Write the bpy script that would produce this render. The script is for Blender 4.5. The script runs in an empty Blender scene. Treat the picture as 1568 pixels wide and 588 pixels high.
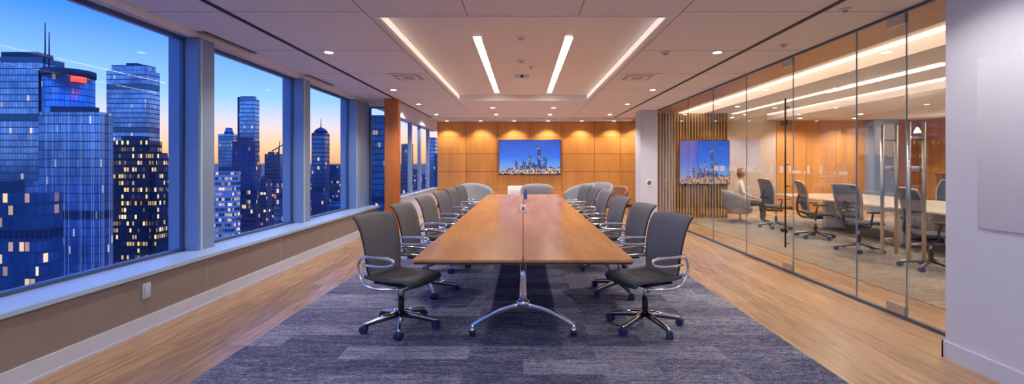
import bpy, bmesh, math, random
from mathutils import Vector, Matrix
random.seed(7)
S=bpy.context.scene
COL=S.collection

# ------------------------------------------------------------------ mesh builder
class MB:
    def __init__(s): s.v=[];s.f=[];s.mi=[];s.sm=[];s.mats=[]
    def m(s,mat):
        if mat not in s.mats: s.mats.append(mat)
        return s.mats.index(mat)
    def add(s,vs,fs,mat,smooth=False):
        o=len(s.v); k=s.m(mat)
        s.v+= [tuple(v) for v in vs]
        for f in fs:
            s.f.append([i+o for i in f]); s.mi.append(k); s.sm.append(smooth)
    def rng(s,x0,x1,y0,y1,z0,z1,mat):
        vs=[(x,y,z) for x in(x0,x1) for y in(y0,y1) for z in(z0,z1)]
        fs=[(0,1,3,2),(4,6,7,5),(0,4,5,1),(2,3,7,6),(0,2,6,4),(1,5,7,3)]
        s.add(vs,fs,mat)
    def rbox(s,c,d,mat,bev=.01,seg=2,M=None,smooth=True):
        bm=bmesh.new(); bmesh.ops.create_cube(bm,size=1)
        for v in bm.verts: v.co=Vector((v.co.x*d[0],v.co.y*d[1],v.co.z*d[2]))
        bmesh.ops.bevel(bm,geom=bm.edges[:],offset=min(bev,min(d)*.49),segments=seg,profile=.5,affect='EDGES')
        c=Vector(c)
        vs=[(M@v.co if M else v.co)+c for v in bm.verts]
        bm.verts.index_update()
        s.add(vs,[[v.index for v in f.verts] for f in bm.faces],mat,smooth); bm.free()
    def tube(s,pts,r,mat,n=8,cap=True,closed=False,flat=None):
        pts=[Vector(p) for p in pts]; N=len(pts)
        if not isinstance(r,(list,tuple)): r=[r]*N
        vs=[];fs=[]; prev=None
        for i,p in enumerate(pts):
            if closed: t=(pts[(i+1)%N]-pts[i-1]).normalized()
            else: t=(pts[min(i+1,N-1)]-pts[max(i-1,0)]).normalized()
            if prev is None:
                a=Vector((0,0,1)) if abs(t.z)<.9 else Vector((0,1,0))
                u=t.cross(a).normalized()
            else:
                u=(prev-t*prev.dot(t)).normalized()
            prev=u; w=t.cross(u)
            fl=flat or 1
            for k in range(n):
                an=2*math.pi*k/n
                vs.append(p+u*(math.cos(an)*r[i])+w*(math.sin(an)*r[i]*fl))
        R=N if closed else N-1
        for i in range(R):
            for k in range(n):
                a=i*n+k;b=i*n+(k+1)%n;c=((i+1)%N)*n+(k+1)%n;d=((i+1)%N)*n+k
                fs.append((a,b,c,d))
        if cap and not closed:
            fs.append(tuple(range(n))[::-1]); fs.append(tuple(range((N-1)*n,N*n)))
        s.add(vs,fs,mat,True)
    def cyl(s,p0,p1,r0,r1,mat,n=20): 
        s.tube([p0,p1],[r0,r1],mat,n)
        for i in (-1,-2): s.sm[i]=False
    def ell(s,c,r,mat,nu=16,nv=10):
        vs=[];fs=[]
        for j in range(nv+1):
            th=math.pi*j/nv
            for i in range(nu):
                ph=2*math.pi*i/nu
                vs.append((c[0]+r[0]*math.sin(th)*math.cos(ph),c[1]+r[1]*math.sin(th)*math.sin(ph),c[2]+r[2]*math.cos(th)))
        for j in range(nv):
            for i in range(nu):
                fs.append((j*nu+i,(j+1)*nu+i,(j+1)*nu+(i+1)%nu,j*nu+(i+1)%nu))
        s.add(vs,fs,mat,True)
    def sheet(s,g,th,mat):
        R=len(g);C=len(g[0]); g=[[Vector(p) for p in row] for row in g]
        top=[];bot=[]
        for i in range(R):
            for j in range(C):
                du=g[min(i+1,R-1)][j]-g[max(i-1,0)][j]; dv=g[i][min(j+1,C-1)]-g[i][max(j-1,0)]
                n=du.cross(dv).normalized()
                e=1.0
                if i in(0,R-1) or j in(0,C-1): e=.55
                top.append(g[i][j]+n*th*.5*e); bot.append(g[i][j]-n*th*.5*e)
        vs=top+bot; o=R*C; fs=[]
        for i in range(R-1):
            for j in range(C-1):
                a=i*C+j;b=a+1;c=a+C+1;d=a+C
                fs.append((a,d,c,b)); fs.append((a+o,b+o,c+o,d+o))
        for i in range(R-1):
            a=i*C;d=a+C; fs.append((a,a+o,d+o,d))
            a=i*C+C-1;d=a+C; fs.append((a,d,d+o,a+o))
        for j in range(C-1):
            a=j; fs.append((a,a+1,a+1+o,a+o))
            a=(R-1)*C+j; fs.append((a,a+o,a+1+o,a+1))
        s.add(vs,fs,mat,True)
    def mesh(s,name):
        me=bpy.data.meshes.new(name); me.from_pydata(s.v,[],s.f)
        for m in s.mats: me.materials.append(m)
        me.polygons.foreach_set('material_index',s.mi)
        me.polygons.foreach_set('use_smooth',s.sm); me.update()
        return me
    def build(s,name,loc=(0,0,0),rz=0,parent=None):
        return put(s.mesh(name),name,loc,rz,parent)
def put(me,name,loc=(0,0,0),rz=0,parent=None):
    o=bpy.data.objects.new(name,me); o.location=loc; o.rotation_euler=(0,0,rz); COL.objects.link(o)
    if parent: o.parent=parent
    return o
def catmull(pts,n=6,closed=False):
    P=[Vector(p) for p in pts]; out=[]; N=len(P)
    for i in range(N if closed else N-1):
        if closed: a,b,c,d=P[i-1],P[i],P[(i+1)%N],P[(i+2)%N]
        else: a,b,c,d=P[max(i-1,0)],P[i],P[i+1],P[min(i+2,N-1)]
        for k in range(n):
            t=k/n
            out.append(.5*((2*b)+(c-a)*t+(2*a-5*b+4*c-d)*t*t+(3*b-a-3*c+d)*t**3))
    if not closed: out.append(P[-1])
    return out

# ------------------------------------------------------------------ materials
class NT:
    def __init__(s,mat):
        mat.use_nodes=True; s.t=mat.node_tree; s.n=s.t.nodes; s.l=s.t.links
        s.b=s.n.get('Principled BSDF')
    def new(s,t,**k):
        n=s.n.new(t)
        for a,b in k.items(): setattr(n,a,b)
        return n
    def set(s,sock,v):
        if isinstance(v,bpy.types.NodeSocket): s.l.new(v,sock)
        else: sock.default_value=v
    def math(s,op,a,b=0,c=0):
        n=s.new('ShaderNodeMath',operation=op); s.set(n.inputs[0],a); s.set(n.inputs[1],b)
        if op in('MULTIPLY_ADD','COMPARE'): s.set(n.inputs[2],c)
        return n.outputs[0]
    def mix(s,f,a,b,blend='MIX'):
        n=s.new('ShaderNodeMix',data_type='RGBA',blend_type=blend)
        s.set(n.inputs[0],f); s.set(n.inputs[6],a); s.set(n.inputs[7],b); return n.outputs[2]
    def mixf(s,f,a,b):
        n=s.new('ShaderNodeMix',data_type='FLOAT'); s.set(n.inputs[0],f); s.set(n.inputs[2],a); s.set(n.inputs[3],b); return n.outputs[0]
    def comb(s,x,y,z):
        n=s.new('ShaderNodeCombineXYZ'); s.set(n.inputs[0],x); s.set(n.inputs[1],y); s.set(n.inputs[2],z); return n.outputs[0]
    def sep(s,v):
        n=s.new('ShaderNodeSeparateXYZ'); s.l.new(v,n.inputs[0]); return n.outputs
    def obj(s): return s.new('ShaderNodeTexCoord').outputs['Object']
    def scale(s,v,sc):
        n=s.new('ShaderNodeVectorMath',operation='MULTIPLY'); s.l.new(v,n.inputs[0]); n.inputs[1].default_value=sc; return n.outputs[0]
    def noise(s,v,scale=5,detail=3,out=0):
        n=s.new('ShaderNodeTexNoise'); s.l.new(v,n.inputs['Vector']); n.inputs['Scale'].default_value=scale; n.inputs['Detail'].default_value=detail; return n.outputs[out]
    def wn(s,v):
        n=s.new('ShaderNodeTexWhiteNoise',noise_dimensions='3D'); s.l.new(v,n.inputs['Vector']); return n.outputs[0]
    def ramp(s,f,stops):
        n=s.new('ShaderNodeValToRGB'); s.l.new(f,n.inputs[0]); e=n.color_ramp.elements
        while len(e)<len(stops): e.new(.5)
        for i,(p,c) in enumerate(stops): e[i].position=p; e[i].color=(*c,1)
        return n.outputs[0]
    def bump(s,h,st=.2,d=.01):
        n=s.new('ShaderNodeBump'); s.l.new(h,n.inputs['Height']); n.inputs['Strength'].default_value=st; n.inputs['Distance'].default_value=d
        s.l.new(n.outputs[0],s.b.inputs['Normal'])
def c4(c): return (c[0],c[1],c[2],1)
def P(name,col,rough=.5,metal=0,es=0,ec=None,var=.06,vs=20,bump=0):
    m=bpy.data.materials.new(name); t=NT(m)
    n=t.noise(t.obj(),vs,2)
    a=tuple(x*(1-var) for x in col); b=tuple(min(1,x*(1+var)) for x in col)
    t.l.new(t.mix(n,c4(a),c4(b)),t.b.inputs['Base Color'])
    t.b.inputs['Roughness'].default_value=rough; t.b.inputs['Metallic'].default_value=metal
    if es:
        t.b.inputs['Emission Color'].default_value=c4(ec or col); t.b.inputs['Emission Strength'].default_value=es
    if bump: t.bump(n,bump,.002)
    return m
def wood(name,c1,c2,sc,rough=.4,bands=3.0):
    m=bpy.data.materials.new(name); t=NT(m); v=t.scale(t.obj(),sc)
    n=t.noise(v,bands,6); n2=t.noise(v,bands*6,3)
    f=t.math('MULTIPLY_ADD',n2,.35,t.math('MULTIPLY',n,.75))
    t.l.new(t.ramp(f,[(.32,c1),(.5,tuple((a+b)/2 for a,b in zip(c1,c2))),(.72,c2)]),t.b.inputs['Base Color'])
    t.b.inputs['Roughness'].default_value=rough
    return m

WHITE=P('painted_white',(.83,.80,.80),.6,vs=3,var=.02)
LAV=P('painted_lavender_white',(.57,.61,.77),.6,vs=3,var=.02)
TAUPE=P('taupe_wall_panel',(.26,.215,.205),.55,vs=4,var=.04)
SILL=P('sill_lacquer',(.42,.56,.74),.3,var=.02)
PIER=P('pier_metal_cladding',(.23,.33,.50),.4,.2,var=.03)
FRAME=P('window_frame_dark',(.08,.12,.20),.35,.5)
BLACK=P('black_plastic',(.012,.012,.014),.4)
CHROME=P('polished_aluminium',(.82,.82,.84),.12,1.0,var=.02)
STEEL=P('brushed_steel',(.55,.56,.58),.3,1.0,var=.04)
DARKTRK=P('ceiling_track_black',(.02,.018,.018),.5)
DIFF=P('diffuser_grey',(.50,.45,.43),.6)
EM=P('linear_lamp_diffuser',(1,1,1),.5,es=22,ec=(1,.89,.77))
EMD=P('downlight_lens',(1,1,1),.5,es=12,ec=(1,.87,.70))
EMC=P('cove_led',(1,1,1),.5,es=1.6,ec=(1,.80,.56))
EMT=P('tray_side_glow',(1,1,1),.5,es=.5,ec=(1,.85,.70))  # glow added on the tray sides for bright edges and ceiling bounce
EMR=P('red_sign',(1,.1,.05),.5,es=1.2,ec=(1,.05,.02))
BLUEP=P('caster_blue_black',(.02,.03,.12),.35)
def mesh_fabric(name,col,rough=.7,sc=220):
    m=bpy.data.materials.new(name); t=NT(m); v=t.obj()
    w=t.new('ShaderNodeTexWave',wave_type='BANDS',bands_direction='Z'); t.l.new(v,w.inputs[0]); w.inputs['Scale'].default_value=sc/6
    n=t.noise(v,sc,1)
    f=t.math('MULTIPLY',w.outputs[1],n)
    t.l.new(t.mix(f,c4(tuple(x*.6 for x in col)),c4(tuple(x*1.7 for x in col))),t.b.inputs['Base Color'])
    t.b.inputs['Roughness'].default_value=rough; t.bump(f,.3,.002); return m
GREYFAB=mesh_fabric('chair_back_grey_mesh',(.165,.175,.205))
SEATFAB=mesh_fabric('chair_seat_black_mesh',(.06,.066,.085))
BLUEFAB=mesh_fabric('task_chair_mesh',(.09,.14,.24))
LFAB=P('lounge_upholstery_grey',(.25,.265,.31),.85,vs=60,var=.12,bump=.3)
BRFAB=P('brown_leather',(.25,.10,.05),.5)
TABLEW=wood('table_honey_veneer',(.38,.17,.06),(.58,.29,.115),(2.0,.25,1),.25,3)
TABLEE=P('table_edge_dark',(.10,.045,.02),.35)
WALLW=wood('oak_wall_veneer',(.42,.18,.05),(.60,.29,.09),(1,1,.12),.38,3)
COLW=wood('column_veneer_orange',(.42,.11,.02),(.60,.20,.045),(1,1,.1),.3,4)
SLATW=wood('slat_wood',(.36,.22,.11),(.52,.34,.18),(1,1,.1),.5,4)
CREDW=wood('credenza_dark_wood',(.10,.035,.015),(.2,.08,.03),(.3,.3,2),.35,4)
DARKGAP=P('dark_gap',(.06,.03,.015),.8)
BEIGE=P('beige_wall_paint',(.48,.42,.38),.7,vs=3,var=.03)
MARBLE=P('light_stone_top',(.80,.75,.70),.2,var=.08,vs=3)

def oak():
    m=bpy.data.materials.new('oak_plank_floor'); t=NT(m); p=t.sep(t.obj())
    v=t.comb(p[1],p[0],0)
    b=t.new('ShaderNodeTexBrick'); t.l.new(v,b.inputs['Vector']); b.offset=.37; b.offset_frequency=3
    for k,x in(('Color1',(.60,.57,.55,1)),('Color2',(1,1,1,1)),('Mortar',(.3,.25,.2,1)),('Scale',1),('Mortar Size',.0018),('Bias',0),('Brick Width',1.9),('Row Height',.19)): b.inputs[k].default_value=x
    g=t.noise(t.comb(t.math('MULTIPLY',p[0],14),t.math('MULTIPLY',p[1],1.2),0),2,6)
    base=t.ramp(g,[(.3,(.32,.185,.10)),(.7,(.53,.345,.20))])
    t.l.new(t.mix(.75,base,b.outputs['Color'],'MULTIPLY'),t.b.inputs['Base Color'])
    t.b.inputs['Roughness'].default_value=.27; return m
OAK=oak()
def carpet(name,ca,cb,cs,tw=1.0,th=.25,k1=.25):
    m=bpy.data.materials.new(name); t=NT(m); o=t.obj(); p=t.sep(o)
    b=t.new('ShaderNodeTexBrick'); t.l.new(o,b.inputs['Vector']); b.offset=.43
    for k,x in(('Color1',(0,0,0,1)),('Color2',(1,1,1,1)),('Mortar',(.3,.3,.3,1)),('Scale',1),('Mortar Size',.0),('Bias',0),('Brick Width',tw),('Row Height',th)): b.inputs[k].default_value=x
    bs=t.sep(b.outputs['Color'])[0]
    streak=t.noise(t.comb(t.math('MULTIPLY',p[0],1.6),t.math('MULTIPLY',p[1],9),t.math('MULTIPLY',bs,9)),3,5)
    f=t.math('ADD',t.math('MULTIPLY',bs,k1),t.math('MULTIPLY',streak,.75))
    fine=t.noise(o,110,2); f=t.math('ADD',f,t.math('MULTIPLY',t.math('SUBTRACT',fine,.5),1.5))
    f2=t.noise(t.comb(t.math('MULTIPLY',p[0],22),t.math('MULTIPLY',p[1],90),0),1,2)
    f=t.math('ADD',f,t.math('MULTIPLY',t.math('SUBTRACT',f2,.5),1.1))
    t.l.new(t.ramp(f,[(.2,ca),(.52,cb),(.95,cs)]),t.b.inputs['Base Color'])
    t.b.inputs['Roughness'].default_value=.95; t.bump(fine,.6,.006)
    t.b.inputs['Specular IOR Level'].default_value=.15
    return m
CARPET=carpet('plank_carpet_blue_grey',(.032,.040,.090),(.105,.116,.205),(.39,.39,.47),k1=.34)
CARPET2=carpet('carpet_tan_grey',(.13,.11,.095),(.27,.24,.21),(.46,.41,.36),.5,.5,.15)

def ceilmat():
    m=bpy.data.materials.new('ceiling_panel'); t=NT(m); p=t.sep(t.obj())
    def line(a,per,off,w):
        f=t.math('FRACT',t.math('DIVIDE',t.math('ADD',a,off),per))
        return t.math('LESS_THAN',f,w/per)
    ly=line(p[1],1.52,.08,.012)
    ax=t.math('ABSOLUTE',p[0])
    lx2=t.math('COMPARE',ax,1.56,.006); lx3=t.math('COMPARE',ax,.56,.005)
    side=t.math('GREATER_THAN',ax,1.56)
    lx3=t.math('MULTIPLY',lx3,t.math('LESS_THAN',p[1],4.6))
    f=t.math('MAXIMUM',t.math('MAXIMUM',t.math('MULTIPLY',ly,side),lx2),t.math('MAXIMUM',lx3,0))
    t.l.new(t.mix(f,(.83,.79,.79,1),(.28,.24,.24,1)),t.b.inputs['Base Color'])
    t.b.inputs['Roughness'].default_value=.7; return m
CEIL=ceilmat()
def glass(name,tint,f0=.05,f1=.6):
    m=bpy.data.materials.new(name); m.use_nodes=True; t=NT(m); t.n.remove(t.b)
    out=t.n['Material Output']
    lw=t.new('ShaderNodeLayerWeight'); lw.inputs[0].default_value=.25
    fac=t.math('MULTIPLY_ADD',lw.outputs['Fresnel'],f1,f0)
    tr=t.new('ShaderNodeBsdfTransparent'); tr.inputs[0].default_value=c4(tint)
    gl=t.new('ShaderNodeBsdfGlossy'); gl.inputs['Roughness'].default_value=.0; gl.inputs[0].default_value=(1,1,1,1)
    mx=t.new('ShaderNodeMixShader'); t.l.new(fac,mx.inputs[0]); t.l.new(tr.outputs[0],mx.inputs[1]); t.l.new(gl.outputs[0],mx.inputs[2])
    t.l.new(mx.outputs[0],out.inputs[0]); return m
WGLASS=glass('window_glass',(.97,.985,1),.002,.012)
PGLASS=glass('partition_glass',(.95,.94,.92),.02,.16)
def frosted():
    m=bpy.data.materials.new('frosted_film'); t=NT(m); t.n.remove(t.b)
    tr=t.new('ShaderNodeBsdfTransparent'); d=t.new('ShaderNodeBsdfDiffuse'); mx=t.new('ShaderNodeMixShader'); mx.inputs[0].default_value=.3
    t.l.new(tr.outputs[0],mx.inputs[1]); t.l.new(d.outputs[0],mx.inputs[2]); t.l.new(mx.outputs[0],t.n['Material Output'].inputs[0]); return m
FROST=frosted()

def facade(name,glassc,framec,w,h,lit,litc,ls,mu=.12,mz=.2,metal=.75,rough=.15,vert=0,split=1):
    m=bpy.data.materials.new(name); t=NT(m); g=t.new('ShaderNodeNewGeometry')
    p=t.sep(g.outputs['Position']); n=t.sep(g.outputs['Normal'])
    s=t.math('GREATER_THAN',t.math('ABSOLUTE',n[0]),.6)
    u=t.mixf(s,p[0],p[1]); U=t.math('DIVIDE',u,w); Z=t.math('DIVIDE',p[2],h)
    cu=t.math('FLOOR',U); cz=t.math('FLOOR',Z); fu=t.math('FRACT',U); fz=t.math('FRACT',Z)
    r=t.wn(t.comb(cu,cz,t.math('MULTIPLY',s,7)))
    r2=t.wn(t.comb(t.math('FLOOR',t.math('DIVIDE',cu,5)),cz,3.3))
    r3=t.wn(t.comb(cu,cz,9.1))
    litm=t.math('LESS_THAN',t.math('MULTIPLY',r,t.math('MULTIPLY_ADD',r2,1.6,.2)),lit)
    wm=t.math('MULTIPLY',t.math('GREATER_THAN',fu,mu),t.math('GREATER_THAN',fz,mz))
    roof=t.math('GREATER_THAN',n[2],.7)
    wm=t.math('MULTIPLY',wm,t.math('SUBTRACT',1,roof))
    big=t.noise(g.outputs['Position'],.045,4)            # colour patches painted to imitate reflections of other buildings
    big=t.ramp(big,[(.36,(.45,.48,.53)),(.60,(1,1,1))])
    gv=t.mix(r,c4(tuple(x*.68 for x in glassc)),c4(glassc)); gv=t.mix(1.0,gv,big,'MULTIPLY')
    pf=t.math('LESS_THAN',t.wn(t.comb(1.5,cz,8.8)),.06)
    gv=t.mix(pf,gv,c4(framec))
    t.l.new(t.mix(wm,c4(framec),gv),t.b.inputs['Base Color'])
    t.l.new(t.math('MULTIPLY',wm,metal),t.b.inputs['Metallic'])
    t.l.new(t.mixf(wm,.7,rough),t.b.inputs['Roughness'])
    t.l.new(t.mix(t.math('MULTIPLY',r3,.4),c4(litc),(1,.84,.56,1)),t.b.inputs['Emission Color'])
    e=t.math('MULTIPLY',t.math('MULTIPLY',litm,wm),t.math('MULTIPLY',t.math('MULTIPLY',r3,r3),ls))
    if vert:
        vr=t.wn(t.comb(cu,5,1)); vm=t.math('MULTIPLY',t.math('LESS_THAN',vr,.45),t.math('LESS_THAN',fu,.2))
        e=t.math('ADD',e,t.math('MULTIPLY',vm,t.math('MULTIPLY',vr,vert)))
    t.l.new(e,t.b.inputs['Emission Strength'])
    return m
F_A=facade('facade_blue_glass',(.52,.68,.90),(.08,.13,.21),1.8,4,.035,(1,.62,.25),.8,.1,.16)
F_V=facade('facade_vertical_glass',(.38,.60,.92),(.05,.10,.19),.9,3.8,.035,(.8,.85,1),.5,.2,.12,vert=.55)
F_B=facade('facade_tower_glass',(.50,.66,.90),(.08,.14,.22),1.7,4.2,.04,(1,.76,.48),.5,.14,.2)
F_C=facade('facade_yellow_windows',(.08,.10,.16),(.028,.037,.065),1.35,3.4,.32,(1,.54,.06),1.4,.3,.42,.5)
F_W=facade('facade_white_bands',(.24,.32,.44),(.52,.60,.74),2.0,3.4,.5,(1,.75,.44),.85,.1,.45)
F_D=facade('facade_dark_glass',(.20,.33,.54),(.06,.09,.15),1.8,4,.09,(1,.56,.18),.9,.15,.25)
F_E=facade('facade_teal_glass',(.48,.66,.86),(.16,.25,.37),1.9,4,.035,(1,.80,.5),.5,.1,.25)
F_O=facade('facade_sunset_stone',(.30,.25,.32),(.28,.21,.23),2.2,4,.12,(1,.60,.22),.8,.3,.3)
F_L=facade('facade_low_blocks',(.09,.13,.21),(.10,.13,.20),2.6,4,.15,(1,.54,.2),1.2,.3,.45,.3,.5)
ROOF=P('roof_dark',(.06,.085,.13),.8)

# ------------------------------------------------------------------ room shell
Y0=-4.5; YB=16.0
b=MB(); b.rng(-3.95,14.2,Y0-.2,YB+.4,-.25,0,OAK); b.build('floor')
b=MB(); b.rng(-2.28,2.22,Y0+.6,12.2,.0,.009,CARPET); b.build('carpet_main')
b=MB(); b.rng(4.35,12.2,Y0+.3,12.8,.0,.008,CARPET2); b.build('carpet_meeting_room')
b=MB(); T=1.5;TY0=4.62;TY1=10.7;H=3.0;RH=3.13
b.rng(-3.95,-T,Y0-.2,YB+.3,H,H+.3,CEIL); b.rng(T,3.72,Y0-.2,YB+.3,H,H+.3,CEIL)
b.rng(-T,T,Y0-.2,TY0,H,H+.3,CEIL); b.rng(-T,T,TY1,YB+.3,H,H+.3,CEIL)
b.rng(-T,T,TY0,TY1,RH,H+.3,WHITE)
b.rng(3.72,4.4,Y0-.2,YB,H,H+.35,WALLW)      # timber strip above glazing
b.rng(4.4,14.2,Y0-.2,15.2,3.3,3.45,WHITE)
b.rng(5.1,7.0,Y0-.2,15.0,2.95,3.3,WHITE); b.rng(8.0,14.2,Y0-.2,15.0,2.95,3.3,WHITE)
b.build('ceiling')
b=MB()
for s in(-1,1):
    b.rng(s*T-.012,s*T+.012,TY0,TY1,H-.012,H+.03,WHITE)
    b.rng(s*T-s*.014-.002,s*T-s*.014+.002,TY0+.05,TY1-.05,H+.035,RH-.02,EMT)
b.rng(-T,T,TY1-.012,TY1+.012,H-.012,H+.03,WHITE); b.rng(-T,T,TY0-.012,TY0+.012,H-.012,H+.03,WHITE)
b.build('trim_1')
for s in(-1,1):
    b=MB(); b.rng(s*2.91-.022,s*2.91+.022,Y0,15.2,2.988,3.001,DARKTRK); b.build('ceiling_track_slot')
b=MB(); b.rng(-3.0,3.7,14.6,14.68,2.93,3.0,WHITE); b.build('trim_2')

# left facade
b=MB(); b.rng(-3.98,-3.4,Y0,10.8,0,.50,TAUPE)
for y in(-2,.2,2.4,4.9,6.4,7.9,9.4): b.rng(-3.401,-3.398,y,y+.005,.14,.5,DIFF)
b.build('wall_left')
b=MB(); b.rng(-3.98,-3.37,Y0,10.82,.50,.535,SILL); b.build('window_sill')
b=MB(); b.rng(-3.4,-3.385,Y0,10.8,0,.14,LAV); b.rng(-3.4,-3.378,Y0,10.8,0,.02,LAV); b.build('baseboard_left')
b=MB(); b.rng(-3.98,-3.70,Y0,10.8,2.93,3.0,WHITE); b.build('trim_3')
piers=[-4.5,-2.1,.3,2.73,5.13,7.56,9.96]
for y in piers:
    w=.26 if y<9.9 else .84
    b=MB(); b.rng(-3.98,-3.64,y,y+w,.535,2.93,PIER); b.rng(-3.64,-3.632,y+.02,y+.05,.535,2.93,SILL)  # highlight line painted as a pale full-height strip on the pier
    b.build('facade_pier')
for i in range(len(piers)-1):
    y0=piers[i]+.261; y1=piers[i+1]-.001
    b=MB(); b.rng(-3.825,-3.82,y0,y1,.56,2.91,WGLASS)
    b.rng(-3.85,-3.79,y0,y1,.536,.565,FRAME); b.rng(-3.85,-3.79,y0,y1,2.90,2.929,FRAME)
    b.rng(-3.84,-3.80,y0,y0+.02,.565,2.9,FRAME); b.rng(-3.84,-3.80,y1-.02,y1,.565,2.9,FRAME)
    b.build('window_%d'%(i+1))
b=MB(); b.rng(-3.64,-3.05,10.8,10.86,0,.24,LAV); b.rng(-3.64,-3.05,10.8,10.86,2.86,3.0,WHITE)
b.rng(-3.64,-3.60,10.8,10.86,.24,2.86,FRAME); b.rng(-3.12,-3.05,10.8,10.86,.24,2.86,FRAME)
b.rng(-3.60,-3.12,10.8,10.86,.24,.27,FRAME); b.rng(-3.60,-3.12,10.8,10.86,2.83,2.86,FRAME)
b.rng(-3.60,-3.12,10.828,10.832,.27,2.83,WGLASS); b.build('window_7')
b=MB(); b.rng(-3.25,-3.0,10.86,YB,0,.68,LAV); b.rng(-3.25,-3.0,10.86,YB,2.66,3.0,LAV); b.build('wall_left_far')
b=MB(); b.rng(-3.25,-2.97,10.86,YB,.68,.71,SILL); b.build('window_sill')
k=8
ys=[10.9,12.6,13.75,14.95,16.0]
for i in range(4):
    y0,y1=ys[i],ys[i+1]
    b=MB(); b.rng(-3.14,-3.135,y0,y1,.71,2.66,WGLASS); b.rng(-3.18,-3.09,y0,y0+.14,.71,2.66,PIER)
    b.rng(-3.16,-3.1,y0+.14,y1,.71,.74,FRAME); b.build('window_%d'%k); k+=1
b=MB(); b.rbox((-3.0,10.5,1.5),(.32,.24,2.998),COLW,.03,3); b.build('timber_clad_column')

# back wall of panels
b=MB(); b.rng(-3.0,4.3,YB,YB+.3,0,3.0,DARKGAP)
xs=[-3.0,-1.98,-.9,.22,1.36,2.5,3.4,4.3]; zs=[.1,.62,1.25,1.87,2.46,3.0]
for i in range(7):
    for j in range(5):
        b.rng(xs[i]+.006,xs[i+1]-.006,YB-.03,YB,zs[j]+.006,zs[j+1]-.006,WALLW)
b.build('wall_back')
b=MB(); b.rng(-3.0,3.3,YB-.05,YB-.03,0,.1,DARKGAP); b.build('baseboard_back')
b=MB(); b.rng(-3.98,3.29,Y0-.3,Y0,0,.5,TAUPE); b.rng(-3.98,3.29,Y0-.3,Y0,2.93,3.0,WHITE); b.rng(3.29,14.2,Y0-.3,Y0,0,3.0,LAV); b.build('wall_front')
for i in range(3):  # unseen window bays behind the camera, added for blue skylight fill
    x0=-3.98+i*2.42
    b=MB(); b.rng(x0,x0+.2,Y0-.3,Y0,.5,2.93,PIER); b.rng(x0+.2,x0+2.42,Y0-.16,Y0-.155,.5,2.93,WGLASS); b.rng(x0+.2,x0+2.42,Y0-.18,Y0-.13,.5,.53,FRAME); b.build('window_%d'%(12+i))
b=MB(); b.rbox((3.46,12.85,1.5),(.46,.6,2.998),LAV,.008,2,smooth=False); b.build('white_pillar')
b=MB(); b.cyl((3.46,12.55,1.0),(3.46,12.535,1.0),.10,.10,WHITE,28); b.cyl((3.46,12.535,1.0),(3.46,12.53,1.0),.06,.06,STEEL,28); b.build('round_emblem')  # round emblem on the pillar face
b=MB(); b.rng(3.29,3.95,Y0,3.56,0,3.0,LAV); b.build('wall_right')
b=MB(); b.rng(3.272,3.29,Y0,3.575,0,.13,LAV); b.rng(3.272,3.72,3.56,3.575,0,.13,LAV); b.build('baseboard_right')
b=MB(); b.rbox((3.284,2.2,1.65),(.012,2.2,1.21),LAV,.003,2); b.build('wall_whiteboard')

# right meeting room walls
b=MB(); b.rng(4.3,11.2,15.0,15.2,0,3.3,BEIGE)
xx=8.3
while xx<11.1:
    b.rng(xx+.006,min(xx+.97,11.2)-.006,14.97,15.0,0,2.95,WALLW); xx+=.97
b.rng(11.2,12.0,14.6,15.2,0,3.3,PIER)
b.rng(12.0,13.2,15.0,15.2,0,3.3,WALLW)
b.build('wall_meeting_room_back')
b=MB(); b.rng(13.0,13.2,Y0,15.0,0,3.3,WALLW)
b.build('wall_meeting_room_side')
b=MB()
x=3.78
while x<5.75:
    b.rng(x,x+.035,12.9,13.0,.0,2.95,SLATW); x+=.082
b.rng(3.72,5.78,13.06,13.12,0,2.95,DARKGAP); b.build('timber_slat_screen')

# ------------------------------------------------------------------ TV
def tvmat():
    m=bpy.data.materials.new('screen_skyline_picture'); t=NT(m)
    g=t.sep(t.new('ShaderNodeTexCoord').outputs['Generated']); u,v=g[0],g[2]
    sky=t.ramp(v,[(.0,(.6,.45,.55)),(.25,(.18,.40,1)),(.5,(.03,.16,.95)),(1,(.008,.04,.55))])
    cl=t.noise(t.comb(t.math('MULTIPLY',u,3),t.math('MULTIPLY',v,9),0),2,4)
    sky=t.mix(t.math('MULTIPLY',cl,.4),sky,(.09,.34,1,1))
    N=22
    cell=t.math('FLOOR',t.math('MULTIPLY',u,N)); r=t.wn(t.comb(cell,2,0)); uc=t.math('DIVIDE',cell,N)
    d=t.math('ABSOLUTE',t.math('SUBTRACT',uc,.55))
    hump=t.math('SUBTRACT',.42,t.math('MULTIPLY',d,.5))
    hh=t.math('MULTIPLY',t.math('MULTIPLY_ADD',r,.6,.45),hump)
    for c,w_,h_ in((.655,.030,.80),(.50,.02,.55),(.41,.025,.46),(.75,.03,.50),(.28,.02,.38)):
        hh=t.math('MAXIMUM',hh,t.math('MULTIPLY',t.math('COMPARE',u,c,w_),h_))
    bm=t.math('LESS_THAN',v,hh)
    wr=t.wn(t.comb(t.math('FLOOR',t.math('MULTIPLY',u,66)),t.math('FLOOR',t.math('MULTIPLY',v,38)),0))
    low=t.math('LESS_THAN',v,.16)
    lit=t.math('LESS_THAN',wr,t.math('MULTIPLY_ADD',low,.35,.10))
    bc0=t.mix(r,(.006,.03,.16,1),(.03,.14,.42,1))
    bc=t.mix(lit,bc0,(.95,.55,.25,1))
    t.l.new(t.mix(bm,sky,bc),t.b.inputs['Emission Color']); t.b.inputs['Emission Strength'].default_value=.62
    t.b.inputs['Base Color'].default_value=(.005,.005,.005,1); t.b.inputs['Roughness'].default_value=.3
    return m
TVM=tvmat()
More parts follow.
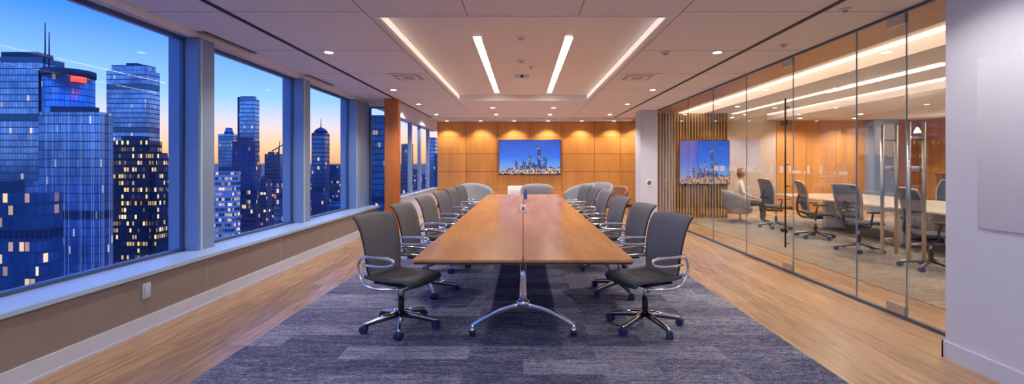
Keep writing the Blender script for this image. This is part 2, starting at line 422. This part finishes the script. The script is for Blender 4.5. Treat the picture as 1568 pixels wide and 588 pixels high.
def tv(name,cx,y,cz,w,h):
    e=bpy.data.objects.new(name,None); COL.objects.link(e); e.location=(cx,y,cz)
    q=MB(); q.rbox((0,.03,0),(w,.045,h),BLACK,.006,2); q.build('bezel',parent=e)
    q=MB(); q.rng(-w/2+.02,w/2-.02,.002,.006,-h/2+.02,h/2-.02,TVM); q.build('screen',parent=e)
tv('television',.23,15.9,1.76,2.16,1.22)
tv('television',5.08,12.80,1.56,1.42,1.24)

# ------------------------------------------------------------------ lights in ceiling
def lamp(kind,name,loc,energy,col,rot=(0,0,0),**k):
    l=bpy.data.lights.new(name,kind); l.energy=energy; l.color=col
    for a,v in k.items(): setattr(l,a,v)
    o=bpy.data.objects.new(name,l); o.location=loc; o.rotation_euler=rot; COL.objects.link(o); return o
WARM=(1,.88,.77)
for s in(-1,1):
    b=MB(); b.rng(s*.585-.05,s*.585+.05,5.85,10.3,RH-.012,RH+.001,EM)
    b.rng(s*.585-.058,s*.585-.05,5.84,10.31,RH-.02,RH,WHITE); b.rng(s*.585+.05,s*.585+.058,5.84,10.31,RH-.02,RH,WHITE)
    b.build('linear_ceiling_light')
    b=MB(); b.rng(s*.585-.04,s*.585+.04,-3.5,2.2,H-.012,H+.001,EM); b.build('linear_ceiling_light')  # unseen strips behind the camera, added to light near carpet and chairs
def downlight(x,y,z=3.0,e=45,size=2.2,col=WARM,tilt=0):
    q=MB(); q.cyl((0,0,-.012),(0,0,.001),.075,.08,WHITE,24); q.cyl((0,0,-.016),(0,0,-.01),.05,.05,EMD,24)
    q.build('recessed_downlight',(x,y,z))
    lamp('SPOT','downlight_lamp',(x,y,z-.03),e,col,(tilt,0,0),spot_size=size,spot_blend=.6,shadow_soft_size=.05)
for y in(0.0,3.05,6.07,9.1,11.3,13.6):
    for s in(-1,1): downlight(s*2.58,y,e=(60 if y<4 else 130),size=2.4)
for y in(12.0,13.6): 
    for x in(-.8,.8): downlight(x,y,e=90)
for x in(-2.6,-1.45,-.3,.85,2.0,3.1,3.9):
    downlight(x,15.6,e=85,size=2.05,col=(1,.77,.48))
b=MB()
for x,y0,y1 in((5.08,Y0,14.9),(7.98,Y0,14.9)):
    b.rng(x-.02,x,y0,y1,3.12,3.17,EMC)
b.build('cove_light_strip')
b=MB(); b.rng(5.93,6.03,6.5,13.0,2.93,2.951,EMC); b.build('linear_ceiling_light')
for (x,y) in((5.9,5.2),(9.6,6),(9.6,9.5),(9.6,13),(6.4,14),(8.6,14.2),(10.3,14.2),(12.2,12),(12.2,9),(6.4,2),(5.9,8.6),(5.3,11.3)):
    downlight(x,y,2.95,e=150,size=2.5)
for x in(4.75,7.5):
    lamp('AREA','cove_lamp',(x,8.5,3.22),45,(1,.82,.6),(0,0,0),shape='RECTANGLE',size=.3,size_y=12)
for x,y in((11.9,13.8),(12.1,12.9),(12.1,12.0)):
    q=MB(); q.cyl((0,0,.0),(0,0,.33),.004,.004,BLACK,6); q.tube([(0,0,0),(0,0,-.05),(0,0,-.16)],[.02,.045,.09],EMD,16)
    q.build('pendant_lamp',(x,y,2.62))
def ring(name,x,y,z,r):
    q=MB(); q.cyl((0,0,-.02),(0,0,0),r*.8,r,WHITE,24); q.cyl((0,0,-.035),(0,0,-.018),r*.45,r*.5,DIFF,20); q.build(name,(x,y,z))
for y in(5.85,7.15): ring('smoke_detector',-.03,y,RH,.07)
ring('smoke_detector',1.9,6.1,3.0,.07); ring('smoke_detector',3.25,5.7,3.0,.05); ring('smoke_detector',3.1,4.4,3.0,.05); ring('smoke_detector',.13,7.6,RH,.03)
q=MB(); q.rbox((0,0,-.03),(.26,.2,.06),WHITE,.012); q.cyl((0,-.1,-.03),(0,-.115,-.03),.025,.025,BLACK,14); q.build('ceiling_projector',(-.02,8.4,RH))
for s in(-1,1):
    q=MB()
    for i,w in enumerate((.6,.46,.32,.18)):
        q.rng(-w/2,w/2,-w/2,w/2,-.014-.006*i,-.006*i-.001,WHITE if i%2==0 else DIFF)
    q.build('air_diffuser',(s*1.95,7.8,3.0))
for y in(2.6,5.15,7.65):
    q=MB(); q.rng(-.045,.045,0,1.0,-.006,.0,DARKTRK); q.rng(-.012,.012,0,1.0,-.012,.0,DIFF); q.build('linear_air_vent',(-3.62,y,3.0))

# ------------------------------------------------------------------ glass partition
joints=[3.57,4.41,5.07,6.26,7.57,8.9,10.25,11.5,12.55]
gx=3.7
b=MB()
b.rng(gx-.018,gx+.018,3.57,12.55,0,.03,FRAME); b.rng(gx-.015,gx+.015,3.57,12.55,2.975,3.0,FRAME)
b.build('trim_4')
for i in range(len(joints)-1):
    y0,y1=joints[i]+.003,joints[i+1]-.003
    door = i in(0,1,3)
    b=MB(); b.rng(gx-.006,gx+.006,y0,y1,.03,2.975,PGLASS)
    b.rng(gx-.007,gx+.007,y0-.005,y0,.03,2.975,PIER)
    if door:
        for z in(.035,2.87): b.rng(gx-.018,gx+.018,y0,y0+.22,z,z+.09,STEEL)
    nm='door_%d'%(1+[0,1,3].index(i)) if door else 'glass_partition'
    b.build(nm)
def pull(y,z0,z1,r=.016,xs=-.07):
    q=MB()
    q.tube([(xs,0,z0),(xs,0,z1)],r,STEEL,12); q.tube([(-xs,0,z0),(-xs,0,z1)],r,STEEL,12)
    for z in(z0+.15,z1-.15): q.tube([(xs,0,z),(-xs,0,z)],r*.7,STEEL,8)
    q.rbox((0,0,1.46),(.03,.09,.05),STEEL,.004)
    q.build('door_pull_handle',(gx,y,0))
pull(4.30,.6,1.9); pull(4.62,.6,1.9)
q=MB(); q.tube([(-.05,0,.35),(-.05,0,2.42)],.012,BLACK,8)
for z in(.4,1.2,1.5,2.3): q.tube([(-.05,0,z),(.0,0,z)],.009,BLACK,6)
q.rng(-.05,-.03,-.02,.12,2.05,2.12,BLACK); q.rng(-.05,-.03,-.02,.12,.55,.6,BLACK)
q.build('door_pull_handle',(gx,6.36,0))
b=MB(); y=5.2
while y<9.2:
    w=random.choice((.05,.09,.14,.2)); 
    b.rng(gx-.009,gx-.0065,y,y+w,1.38,1.38+random.choice((.04,.1,.1)),FROST); y+=w+random.choice((.03,.05,.2))
b.build('glass_manifestation_film')

b=MB(); b.rbox((0,0,0),(.012,.085,.14),SILL,.004); b.rbox((.008,0,0),(.006,.045,.09),LAV,.002); b.build('wall_outlet',(-3.394,4.12,.365))

# ------------------------------------------------------------------ conference table
tb=bpy.data.objects.new('conference_table',None); COL.objects.link(tb)
for i,(y0,y1) in enumerate(((3.6,7.7),(7.7,11.5))):
    for j,(x0,x1) in enumerate(((-.88,0),(0,.88))):
        q=MB(); cx=(x0+x1)/2; cy=(y0+y1)/2
        q.rbox((cx,cy,.739),(abs(x1-x0)-.008,y1-y0-.008,.022),TABLEW,.003,2,smooth=False)
        q.rbox((cx,cy,.718),(abs(x1-x0)-.03,y1-y0-.03,.02),TABLEE,.003,2,smooth=False)
        q.build('top_leaf_%d'%(i*2+j+1),parent=tb)
def leg():
    q=MB()
    q.tube([(0,0,.29),(0,0,.36),(0,0,.5),(0,0,.68)],[.045,.033,.026,.028],CHROME,20)
    q.rbox((0,0,.695),(.5,.10,.025),STEEL,.006)
    arc=catmull([(-.44,0,.085),(-.33,0,.155),(-.17,0,.235),(0,0,.265),(.17,0,.235),(.33,0,.155),(.44,0,.085)],6)
    n=len(arc); q.tube(arc,[.017+.011*(1-abs(i/(n-1)*2-1)) for i in range(n)],CHROME,12,flat=1.35)
    arc=catmull([(-.3,0,.16),(-.14,0,.205),(0,0,.215),(.14,0,.205),(.3,0,.16)],5); q.tube(arc,.010,BLACK,8)
    q.ell((0,0,.285),(.06,.05,.045),CHROME)
    for s in(-1,1):
        q.cyl((s*.44,0,.05),(s*.44,0,.10),.016,.018,CHROME)
        q.cyl((s*.44-.024,0,.034),(s*.44-.004,0,.034),.034,.034,BLACK,20); q.cyl((s*.44+.004,0,.034),(s*.44+.024,0,.034),.034,.034,BLACK,20)
        q.ell((s*.44,0,.05),(.03,.03,.028),CHROME)
    return q.mesh('pedestal_leg')
LM=leg()
for y in(3.98,7.25,8.15,11.1): put(LM,'pedestal_leg',(0,y,.010),0,tb)
q=MB(); q.rng(-.03,.03,3.98,11.1,.68,.71,STEEL); q.build('beam',parent=tb)
q=MB(); q.rbox((0,0,.065),(.10,.09,.13),WHITE,.006); q.rbox((0,-.046,.07),(.03,.006,.05),TABLEE,.002); q.rbox((0,0,.132),(.085,.075,.006),STEEL,.002); q.build('tabletop_power_box',(.0,7.1,.75))
BBOT=P('bottle_blue',(.02,.08,.45),.2)
q=MB(); q.tube([(0,0,0),(0,0,.005),(0,0,.12),(0,0,.15),(0,0,.17),(0,0,.18)],[.034,.036,.036,.03,.016,.016],BBOT,20); q.cyl((0,0,.175),(0,0,.21),.02,.02,BLACK,16); q.build('water_bottle',(.05,9.9,.75))

# ------------------------------------------------------------------ chairs
def base5(q,rad=.31,met=CHROME,ang0=.3):
    q.cyl((0,0,.10),(0,0,.15),.042,.036,met,20)
    q.cyl((0,0,.14),(0,0,.27),.028,.028,BLACK,16); q.cyl((0,0,.26),(0,0,.40),.018,.018,CHROME,16)
    for k in range(5):
        a=ang0+k*2*math.pi/5; d=Vector((math.cos(a),math.sin(a),0)); p=Vector((-d.y,d.x,0))
        pts=[d*.03+Vector((0,0,.13)),d*rad*.5+Vector((0,0,.11)),d*(rad-.02)+Vector((0,0,.082)),d*(rad+.01)+Vector((0,0,.075))]
        q.tube(pts,[.026,.02,.015,.012],met,10)
        q.tube([x+Vector((0,0,-.014)) for x in pts],[.024,.020,.015,.011],BLACK,8)
        c=d*rad
        q.cyl(tuple(c+Vector((0,0,.045))),tuple(c+Vector((0,0,.085))),.010,.010,BLACK,8)
        pa=a+.9; pv=Vector((math.cos(pa),math.sin(pa),0))
        for s in(-1,1):
            q.cyl(tuple(c+pv*(s*.006)+Vector((0,0,.036))),tuple(c+pv*(s*.03)+Vector((0,0,.036))),.036,.033,BLUEP,18)
        q.ell(tuple(c+Vector((0,0,.052))),(.024,.024,.02),BLACK,10,6)
def conf_chair():
    q=MB(); base5(q,.33)
    q.rbox((-.01,0,.405),(.20,.17,.05),BLACK,.015)
    q.rbox((.0,0,.428),(.34,.36,.02),BLACK,.008)
    prof=catmull([(-.23,0,.475),(-.12,0,.462),(.04,0,.462),(.17,0,.468),(.25,0,.455),(.285,0,.425)],4)
    g=[]
    for i,p in enumerate(prof):
        t=i/(len(prof)-1); hw=.225+.02*math.sin(math.pi*t)-(.03 if t>.97 else 0)
        g.append([(p.x,hw*s,p.z+.014*abs(s)**2.5) for s in(-1,-.8,-.5,-.2,.2,.5,.8,1)])
    q.sheet(g,.045,SEATFAB)
    prof=catmull([(-.205,0,.47),(-.23,0,.53),(-.235,0,.62),(-.25,0,.74),(-.278,0,.86),(-.315,0,.95),(-.36,0,1.008),(-.395,0,1.02)],4)
    g=[]; N=len(prof)
    for i,p in enumerate(prof):
        t=i/(N-1); hw=.205+.045*math.sin(min(1,t*1.25)*math.pi/2)
        if t>.93: hw-=.012
        g.append([(p.x+.035*abs(s)**2.2,hw*s,p.z) for s in(-1,-.8,-.5,-.2,.2,.5,.8,1)])
    q.sheet(g,.024,GREYFAB)
    for s in(-1,1):
        pts=[(p.x+.035,s*(.205+.045*math.sin(min(1,i/(N-1)*1.25)*math.pi/2)),p.z) for i,p in enumerate(prof)][:-3]
        q.tube(pts,.008,BLACK,8)
        y=s*.262
        loop=catmull([(.13,s*.19,.405),(-.02,s*.24,.398),(-.14,y,.41),(-.22,y,.455),(-.262,y,.54),(-.258,y,.62),(-.21,y,.668),(-.08,y,.677),(.07,y,.675),(.125,y,.66),(.115,y,.628),(.04,y,.607),(-.10,y,.6),(-.215,y-s*.015,.6)],5)
        q.tube(loop,.0105,CHROME,10,flat=1.3)
        q.rbox((-.05,y,.687),(.25,.034,.010),CHROME,.004)
        q.tube([(-.215,s*.247,.6),(-.225,s*.215,.6)],.011,CHROME,8)
        q.tube([(.13,s*.19,.405),(.1,s*.1,.41)],.012,CHROME,8)
    q.tube([(-.235,-.26,.48),(-.245,-.1,.46),(-.245,.1,.46),(-.235,.26,.48)],.010,CHROME,8)
    return q.mesh('conference_chair')
CM=conf_chair()
rows=[4.2,5.35,6.55,7.8,9.0,10.2]
for i,y in enumerate(rows):
    a=math.radians(24 if i==0 else 14+random.uniform(-5,5))
    put(CM,'conference_chair',(-1.12,y,.009),-a)
    a=math.radians(24 if i==0 else 14+random.uniform(-5,5))
    put(CM,'conference_chair',(1.12,y,.009),math.pi+a)

def task_chair():
    q=MB(); base5(q,.34,STEEL,.1)
    q.rbox((0,0,.42),(.22,.2,.06),BLACK,.015)
    prof=catmull([(-.22,0,.50),(-.1,0,.485),(.08,0,.485),(.2,0,.49),(.27,0,.46)],4); g=[]
    for p in prof: g.append([(p.x,.25*s,p.z+.015*s*s) for s in(-1,-.7,-.3,.3,.7,1)])
    q.sheet(g,.05,SEATFAB)
    prof=catmull([(-.22,0,.58),(-.25,0,.7),(-.265,0,.85),(-.30,0,1.0),(-.36,0,1.14)],5); g=[];N=len(prof)
    L=[];R=[]
    for i,p in enumerate(prof):
        t=i/(N-1); hw=.19+.06*math.sin(t*math.pi*.75)
        g.append([(p.x+.04*s*s,hw*s,p.z) for s in(-1,-.75,-.4,0,.4,.75,1)]); L.append((p.x+.04,-hw,p.z)); R.append((p.x+.04,hw,p.z))
    q.sheet(g,.012,BLUEFAB)
    q.tube(L+[(prof[-1].x,0,prof[-1].z+.02)]+R[::-1]+[(prof[0].x,0,prof[0].z-.02)],.016,STEEL,8,closed=True)
    q.tube(catmull([(-.06,0,.41),(-.25,0,.43),(-.33,0,.55),(-.33,0,.75),(-.30,0,.88)],4),.022,BLACK,8)
    q.rbox((-.29,0,.72),(.03,.32,.06),BLACK,.012)
    for s in(-1,1):
        q.tube(catmull([(-.08,s*.12,.42),(-.08,s*.27,.45),(-.09,s*.30,.56),(-.06,s*.30,.67)],4),.016,BLACK,8)
        q.rbox((-.01,s*.30,.69),(.27,.09,.03),BLACK,.013)
    return q.mesh('task_chair')
TM=task_chair()
for x,y,a in((5.8,6.5,-10),(5.8,7.9,14),(5.95,9.3,-14),(5.95,10.75,6),(9.25,10.3,172),(9.2,8.6,185)):
    put(TM,'task_chair',(x,y,.008),math.radians(a))
q=MB(); q.rbox((7.55,8.6,.735),(2.1,6.4,.035),MARBLE,.008,2,smooth=False)
for y in(6.4,8.6,10.8):
    q.rbox((7.55,y,.37),(.9,.12,.7),WHITE,.01); q.rbox((7.55,y,.024),(1.3,.5,.03),STEEL,.01)
q.build('meeting_table')
q=MB(); q.rng(12.3,12.98,10.2,13.6,.06,1.2,CREDW); q.rng(12.26,12.98,10.17,13.63,1.2,1.23,TABLEE)
for j in range(4):
    for i in range(4):
        q.rbox((12.29,10.62+i*.85,.22+j*.28),(.02,.8,.25),CREDW,.003); q.rbox((12.275,10.62+i*.85,.29+j*.28),(.012,.2,.014),STEEL,.003)
q.rng(12.36,12.95,10.3,13.5,0,.06,BLACK); q.build('drawer_credenza')
q=MB(); q.rbox((0,0,0),(.03,.7,.42),BLACK,.005); q.rbox((-.014,0,0),(.01,.6,.32),LAV,.002); q.build('framed_picture',(12.98,12.2,2.0))

def tub(fab):
    q=MB(); g=[]
    n=20
    for j in range(8):
        v=j/7; row=[]
        for i in range(n+1):
            a=math.radians(-118+236*i/n)+math.pi; c=abs(i/n*2-1)
            top=.84-.24*c**2.2; z=.24+(top-.24)*v
            r=.30+.075*math.sin(v*math.pi*.55)
            row.append((r*math.cos(a)-.05*v*(1-c),r*1.02*math.sin(a),z))
        g.append(row)
    q.sheet(g,.07,fab)
    q.tube([(0,0,.24),(0,0,.26),(0,0,.37),(0,0,.41),(0,0,.42)],[.24,.285,.30,.28,.2],fab,28)
    q.cyl((0,0,.03),(0,0,.25),.03,.03,STEEL,14)
    for k in range(4):
        a=math.pi/4+k*math.pi/2; q.tube([(0,0,.06),(.17*math.cos(a),.17*math.sin(a),.04),(.32*math.cos(a),.32*math.sin(a),.014)],[.022,.016,.012],STEEL,8)
    return q.mesh('lounge_chair')
TUB=tub(LFAB); TUBB=tub(BRFAB)
for x,y,a in((-1.3,12.9,-60),(.4,13.3,90),(1.55,13.0,-155),(2.2,13.6,-120),(5.62,11.85,-15)):
    o=put(TUB,'lounge_chair',(x,y,0 if x<4 else .008),math.radians(a)); 
    o.scale=(1.15,1.15,1.15) if x<4 else (1,1,1)
put(TUBB,'leather_lounge_chair',(2.85,14.2,0),math.radians(-120))
q=MB(); q.cyl((0,0,.42),(0,0,.45),.3,.3,WHITE,32); q.cyl((0,0,.02),(0,0,.42),.03,.03,STEEL,12); q.cyl((0,0,0),(0,0,.02),.2,.19,STEEL,28); q.build('side_table',(-.3,13.6,0))
q=MB(); q.rbox((0,0,.42),(.5,.4,.72),WHITE,.01)
for z in(.25,.5): q.rbox((0,-.205,z+.05),(.44,.012,.22),LAV,.003); 
q.rng(-.22,.22,-.16,.16,0,.07,BLACK); q.build('white_pedestal_cabinet',(-.25,15.2,0))

# ------------------------------------------------------------------ seated person
SKIN=P('skin',(.62,.36,.25),.5); HAIR=P('auburn_hair',(.20,.06,.02),.6,vs=80,var=.3); SHIRT=P('white_shirt',(.75,.72,.70),.8); TROU=P('dark_trousers',(.05,.055,.08),.8); SHOE=P('shoe_leather',(.03,.02,.015),.4)
per=bpy.data.objects.new('seated_person',None); COL.objects.link(per); per.location=(5.69,11.83,.01); per.rotation_euler=(0,0,math.radians(-15))
def skin_obj(name,joints,edges,root,segm,parent,sub=2):
    me=bpy.data.meshes.new(name+'_t'); me.from_pydata([j[0] for j in joints],edges,[]); ob=bpy.data.objects.new(name+'_t',me); COL.objects.link(ob)
    sk=ob.modifiers.new('s','SKIN'); 
    lay=me.skin_vertices[0].data if me.skin_vertices else None
    if lay is None:
        bpy.context.view_layer.objects.active=ob; bpy.ops.object.select_all(action='DESELECT'); ob.select_set(True)
        bpy.ops.mesh.customdata_skin_add(); lay=me.skin_vertices[0].data
    for i,j in enumerate(joints):
        r=j[1]; lay[i].radius=(r,r) if not isinstance(r,tuple) else r
        lay[i].use_root=(i==root)
    sk.use_smooth_shade=True
    su=ob.modifiers.new('u','SUBSURF'); su.levels=sub; su.render_levels=sub
    bpy.context.view_layer.update(); dg=bpy.context.evaluated_depsgraph_get()
    m2=bpy.data.meshes.new_from_object(ob.evaluated_get(dg)); m2.name=name
    bpy.data.objects.remove(ob)
    m2.materials.clear(); ms=[]
    for m in segm: 
        if m not in ms: ms.append(m); m2.materials.append(m)
    J=[Vector(j[0]) for j in joints]
    for p in m2.polygons:
        best=1e9;bi=0
        for k,(a,b_) in enumerate(edges):
            A=J[a];D=J[b_]-A; t=max(0,min(1,(p.center-A).dot(D)/max(D.length_squared,1e-9))); d=(p.center-A-D*t).length
            if d<best: best=d;bi=k
        p.material_index=ms.index(segm[bi]); p.use_smooth=True
    return put(m2,name,parent=parent)
J=[((-.02,0,.52),.13),((-.05,0,.68),.125),((-.08,0,.86),.14),((-.08,0,1.0),.11),((-.06,0,1.09),.055),((-.045,0,1.17),.05)]
E=[(0,1),(1,2),(2,3),(3,4),(4,5)]; M_=[SHIRT,SHIRT,SHIRT,SHIRT,SKIN]
for s in(-1,1):
    o=len(J); J+=[((-.08,s*.17,1.02),.06),((-.03,s*.235,.78),.045),((.17,s*.17,.66),.032),((.23,s*.155,.645),.026)]
    E+=[(3,o),(o,o+1),(o+1,o+2),(o+2,o+3)]; M_+=[SHIRT,SHIRT,SHIRT,SKIN]
    o=len(J); J+=[((.05,s*.095,.50),.088),((.25,s*.115,.505),.078),((.44,s*.12,.50),.06),((.47,s*.12,.28),.052),((.46,s*.12,.09),.038),((.52,s*.125,.05),.04),((.64,s*.135,.035),.028)]
    E+=[(0,o)]+[(o+k,o+k+1) for k in range(6)]; M_+=[TROU]*5+[SHOE]*2
skin_obj('body',J,E,0,M_,per)
for s in(-1,1):
    J=[((.22,s*.155,.645),.024),((.27,s*.15,.64),(.03)),((.30,s*.15,.632),.028)];E=[(0,1),(1,2)]
    for k,(dy,l) in enumerate(((-.028,.075),(-.009,.085),(.010,.08),(.027,.062))):
        o=len(J); y=s*.15+dy*s
        J+=[((.315,y,.63),.0095),((.315+l*.5,y,.622),.009),((.315+l*.85,y+.0,.605),.008),((.315+l,y,.588),.007)]
        E+=[(2,o),(o,o+1),(o+1,o+2),(o+2,o+3)]
    o=len(J); J+=[((.262,s*.15-s*.03,.635),.011),((.29,s*.15-s*.052,.625),.0095),((.315,s*.15-s*.06,.612),.008)]; E+=[(1,o),(o,o+1),(o+1,o+2)]
    skin_obj('hand',J,E,0,[SKIN]*len(E),per)
q=MB(); hc=(-.03,0,1.27)
vs0=len(q.v); q.ell(hc,(.098,.078,.122),SKIN,28,20)
for i in range(vs0,len(q.v)):
    x,y,z=q.v[i]; dz=z-hc[2]
    if dz<0: y*=1+dz*2.2; x=hc[0]+(x-hc[0])*(1+dz*1.1)+(-dz*.12)
    q.v[i]=(x,y,z)
q.tube([(.062,0,1.285),(.077,0,1.262),(.083,0,1.243),(.066,0,1.235)],[.008,.011,.014,.009],SKIN,10)
for s in(-1,1):
    q.ell((.052,s*.03,1.28),(.013,.014,.010),WHITE,10,8); q.ell((.062,s*.03,1.28),(.005,.006,.006),BLACK,8,6)
    q.ell((-.03,s*.078,1.265),(.02,.010,.032),SKIN,10,8); q.tube([(.058,s*.045,1.298),(.064,s*.018,1.30)],.004,HAIR,6)
LIP=P('lips',(.45,.13,.11),.4); q.ell((.058,0,1.206),(.010,.024,.007),LIP,12,6)
q.build('head',parent=per)
q=MB(); vs0=0; q.ell((-.048,0,1.292),(.103,.09,.115),HAIR,28,18)
for i in range(len(q.v)):
    x,y,z=q.v[i]
    if x>.01 and z<1.335: x=.01+(x-.01)*.15
    if x<-.05 and z<1.27: z-= .05*min(1,(-.05-x)/.06)
    q.v[i]=(x,y,z)
q.build('hair',parent=per)

# ------------------------------------------------------------------ city outside
FOOT=[]
def tower(name,x0,x1,y0,y1,top,mat,extra=None,zb=-120):
    q=MB(); q.rng(x0,x1,y0,y1,zb,top,mat); FOOT.append((x0,x1,y0,y1))
    if extra: extra(q)
    return q.build(name)
def exA(q):
    q.tube([(-284,286,-120),(-284,286,56)],[12,12],F_A,40); q.tube([(-284,286,56),(-284,286,60)],[12.6,12.6],ROOF,40)
    for i in range(6):
        a0=-.75+i*.1;a1=a0+.1
        q.add([(-284+12.9*math.cos(a),286+12.9*math.sin(a),z) for a in(a0,a1) for z in(52,55.5)],[(0,2,3,1)],EMR)
    q.tube([(-298,285,60),(-298,285,90)],[.5,.2],ROOF,6); q.tube([(-295.5,285,60),(-295.5,285,84)],[.5,.2],ROOF,6)
    q.rng(-322,-300,282,292,67,71,ROOF)
tower('glass_office_tower',-335,-297,280,296,67.5,F_A,exA)
FOOT.append((-297,-271,273,299))
tower('glass_office_tower',-212,-185,200,206.2,24.5,F_V,lambda q:(q.rng(-208,-190,201,205,24.5,27,ROOF)))
tower('stone_office_tower',-190,-159,150,158,-8,F_D,lambda q:(q.rng(-186,-170,151,156,-8,-4,ROOF)))
tower('glass_office_tower',-364.6,-329,400,414,84,F_B,lambda q:(q.rng(-362,-331,402,412,84,89,F_B),q.rng(-350,-340,403,411,89,91,ROOF)))
tower('lit_office_tower',-207,-188,230,238,13.5,F_C,lambda q:(q.rng(-203,-193,231,236,13.5,16,ROOF),q.rng(-188,-185,230.5,238,-120,7.5,F_C)))
tower('stone_office_tower',-271.5,-258,350,362,9,F_D)
tower('glass_office_tower',-333.6,-317,500,512,35,F_E,lambda q:q.tube([(-325,505,35),(-325,505,42)],[5,3],F_E,16))
tower('glass_office_tower',-280,-264,450,457.6,66,F_E,lambda q:(q.rng(-279,-266,451,456,66,69,F_E),q.rng(-281,-279.6,449.6,457,-120,68,ROOF)))
tower('glass_office_tower',-242,-223,380,387,21.5,F_D,lambda q:q.rng(-239,-227,381,386,21.5,24,ROOF))
tower('banded_office_block',-203.6,-191,300,308.8,-3,F_W,lambda q:q.rng(-201,-194,302,307,-3,0,ROOF))
tower('stone_office_tower',-294,-277,520,529,13.5,F_O,lambda q:q.rng(-291,-281,521,527,13.5,16,F_O))
tower('stone_office_tower',-180,-167,330,338,-10,F_D)
tower('stone_office_tower',-250,-236,420,430,-12,F_L)
def exK(q):
    q.tube([(-188,425,31),(-188,425,34),(-188,425,36)],[6.5,4.5,1],F_D,16); q.tube([(-188,425,36),(-188,425,45)],[.5,.15],ROOF,6)
tower('glass_office_tower',-194.4,-182,420,430,30.5,F_D,exK)
tower('glass_office_tower',-101,-90,300,312,34,F_D)
tower('stone_office_tower',-120,-111,450,462,22,F_O)
tower('glass_office_tower',-100,-92,480,492,30,F_E)
tower('stone_office_tower',-82,-72,420,430,12,F_D)
# further mid-rise towers filling the district
tower('glass_office_tower',-540,-520,560,575,30,F_E); tower('stone_office_tower',-505,-480,610,625,12,F_O)
tower('glass_office_tower',-428,-410,560,572,6,F_D); tower('stone_office_tower',-375,-352,600,615,2,F_O)
tower('glass_office_tower',-330,-312,640,655,14,F_B); tower('stone_office_tower',-255,-238,600,612,1,F_D)
tower('glass_office_tower',-230,-216,640,652,-4,F_E); tower('stone_office_tower',-262,-250,300,306,-28,F_D)
q=MB(); q.tube([(0,0,-120),(0,0,20)],.8,ROOF,6); q.tube([(-8,0,16),(16,0,30)],.6,ROOF,6); q.tube([(0,0,20),(1,0,27)],.5,ROOF,6); q.build('construction_crane',(-267,500,0))
FOOT.append((-270,-264,495,505))
q=MB()
def blk(x,y,w,top):
    for a0,a1,c0,c1 in FOOT:
        if x+w/2>a0-2 and x-w/2<a1+2 and y+w>c0-2 and y<c1+2: return
    q.rng(x-w/2,x+w/2,y,y+w,-120,top,F_L)
for i in range(620):
    y=random.uniform(300,1500); x=-y*random.uniform(.12,1.35); w=random.uniform(12,30); 
    f=min(1,(y-260)/900); top=random.uniform(-115,-35)+f*25
    if y>700: top=random.uniform(-100,-12)
    blk(x,y,w,top)
for i in range(50):
    y=random.uniform(180,300); x=-y*random.uniform(.15,.9); blk(x,y,18,random.uniform(-95,-60))
q.build('distant_city_blocks')
def groundmat():
    m=bpy.data.materials.new('city_ground'); t=NT(m); o=t.obj()
    v=t.new('ShaderNodeTexVoronoi'); t.l.new(o,v.inputs['Vector']); v.inputs['Scale'].default_value=.05
    lit=t.math('LESS_THAN',v.outputs['Distance'],.14)
    t.b.inputs['Base Color'].default_value=(.07,.09,.16,1)
    t.b.inputs['Emission Color'].default_value=(1,.6,.28,1); t.l.new(t.math('MULTIPLY',lit,.9),t.b.inputs['Emission Strength']); return m
q=MB(); q.rng(-9000,9000,-3000,9000,-125,-120,groundmat()); q.build('city_ground')

# ------------------------------------------------------------------ world: dusk sky, afterglow towards the north-west
w=bpy.data.worlds.new('dusk_sky'); S.world=w; w.use_nodes=True; n=w.node_tree.nodes; l=w.node_tree.links
bg=n['Background']; tc=n.new('ShaderNodeTexCoord'); sp=n.new('ShaderNodeSeparateXYZ'); l.new(tc.outputs['Generated'],sp.inputs[0])
def wramp(st):
    rp=n.new('ShaderNodeValToRGB'); l.new(sp.outputs[2],rp.inputs[0]); e=rp.color_ramp.elements
    while len(e)<len(st): e.new(.5)
    for i,(p,c) in enumerate(st): e[i].position=p; e[i].color=(*c,1)
    return rp.outputs[0]
warm=wramp([(0,(.05,.08,.16)),(.001,(.62,.27,.12)),(.035,(.78,.42,.23)),(.075,(.54,.48,.50)),(.125,(.22,.41,.76)),(.24,(.04,.19,.76)),(1,(.03,.14,.80))])
cool=wramp([(0,(.04,.07,.15)),(.001,(.17,.26,.48)),(.1,(.14,.30,.72)),(.3,(.06,.24,.92)),(1,(.03,.16,1.0))])
dp=n.new('ShaderNodeVectorMath'); dp.operation='DOT_PRODUCT'; l.new(tc.outputs['Generated'],dp.inputs[0]); dp.inputs[1].default_value=(-.45,.89,0)
mr=n.new('ShaderNodeMapRange'); l.new(dp.outputs['Value'],mr.inputs[0]); mr.inputs[1].default_value=0; mr.inputs[2].default_value=.75
mx=n.new('ShaderNodeMix'); mx.data_type='RGBA'; l.new(mr.outputs[0],mx.inputs[0]); l.new(cool,mx.inputs[6]); l.new(warm,mx.inputs[7])
l.new(mx.outputs[2],bg.inputs[0]); bg.inputs[1].default_value=1.25

# ------------------------------------------------------------------ camera
cd=bpy.data.cameras.new('camera'); cam=bpy.data.objects.new('camera',cd); COL.objects.link(cam)
cam.location=(0,0,1.5); cam.rotation_euler=(math.pi/2,0,0)
cd.sensor_width=36; cd.lens=16.07; cd.shift_x=-17/1568; cd.shift_y=-42/1568; cd.clip_end=12000; cd.clip_start=.05
S.camera=cam
S.view_settings.view_transform='Standard'; S.view_settings.look='None'; S.view_settings.exposure=0.52
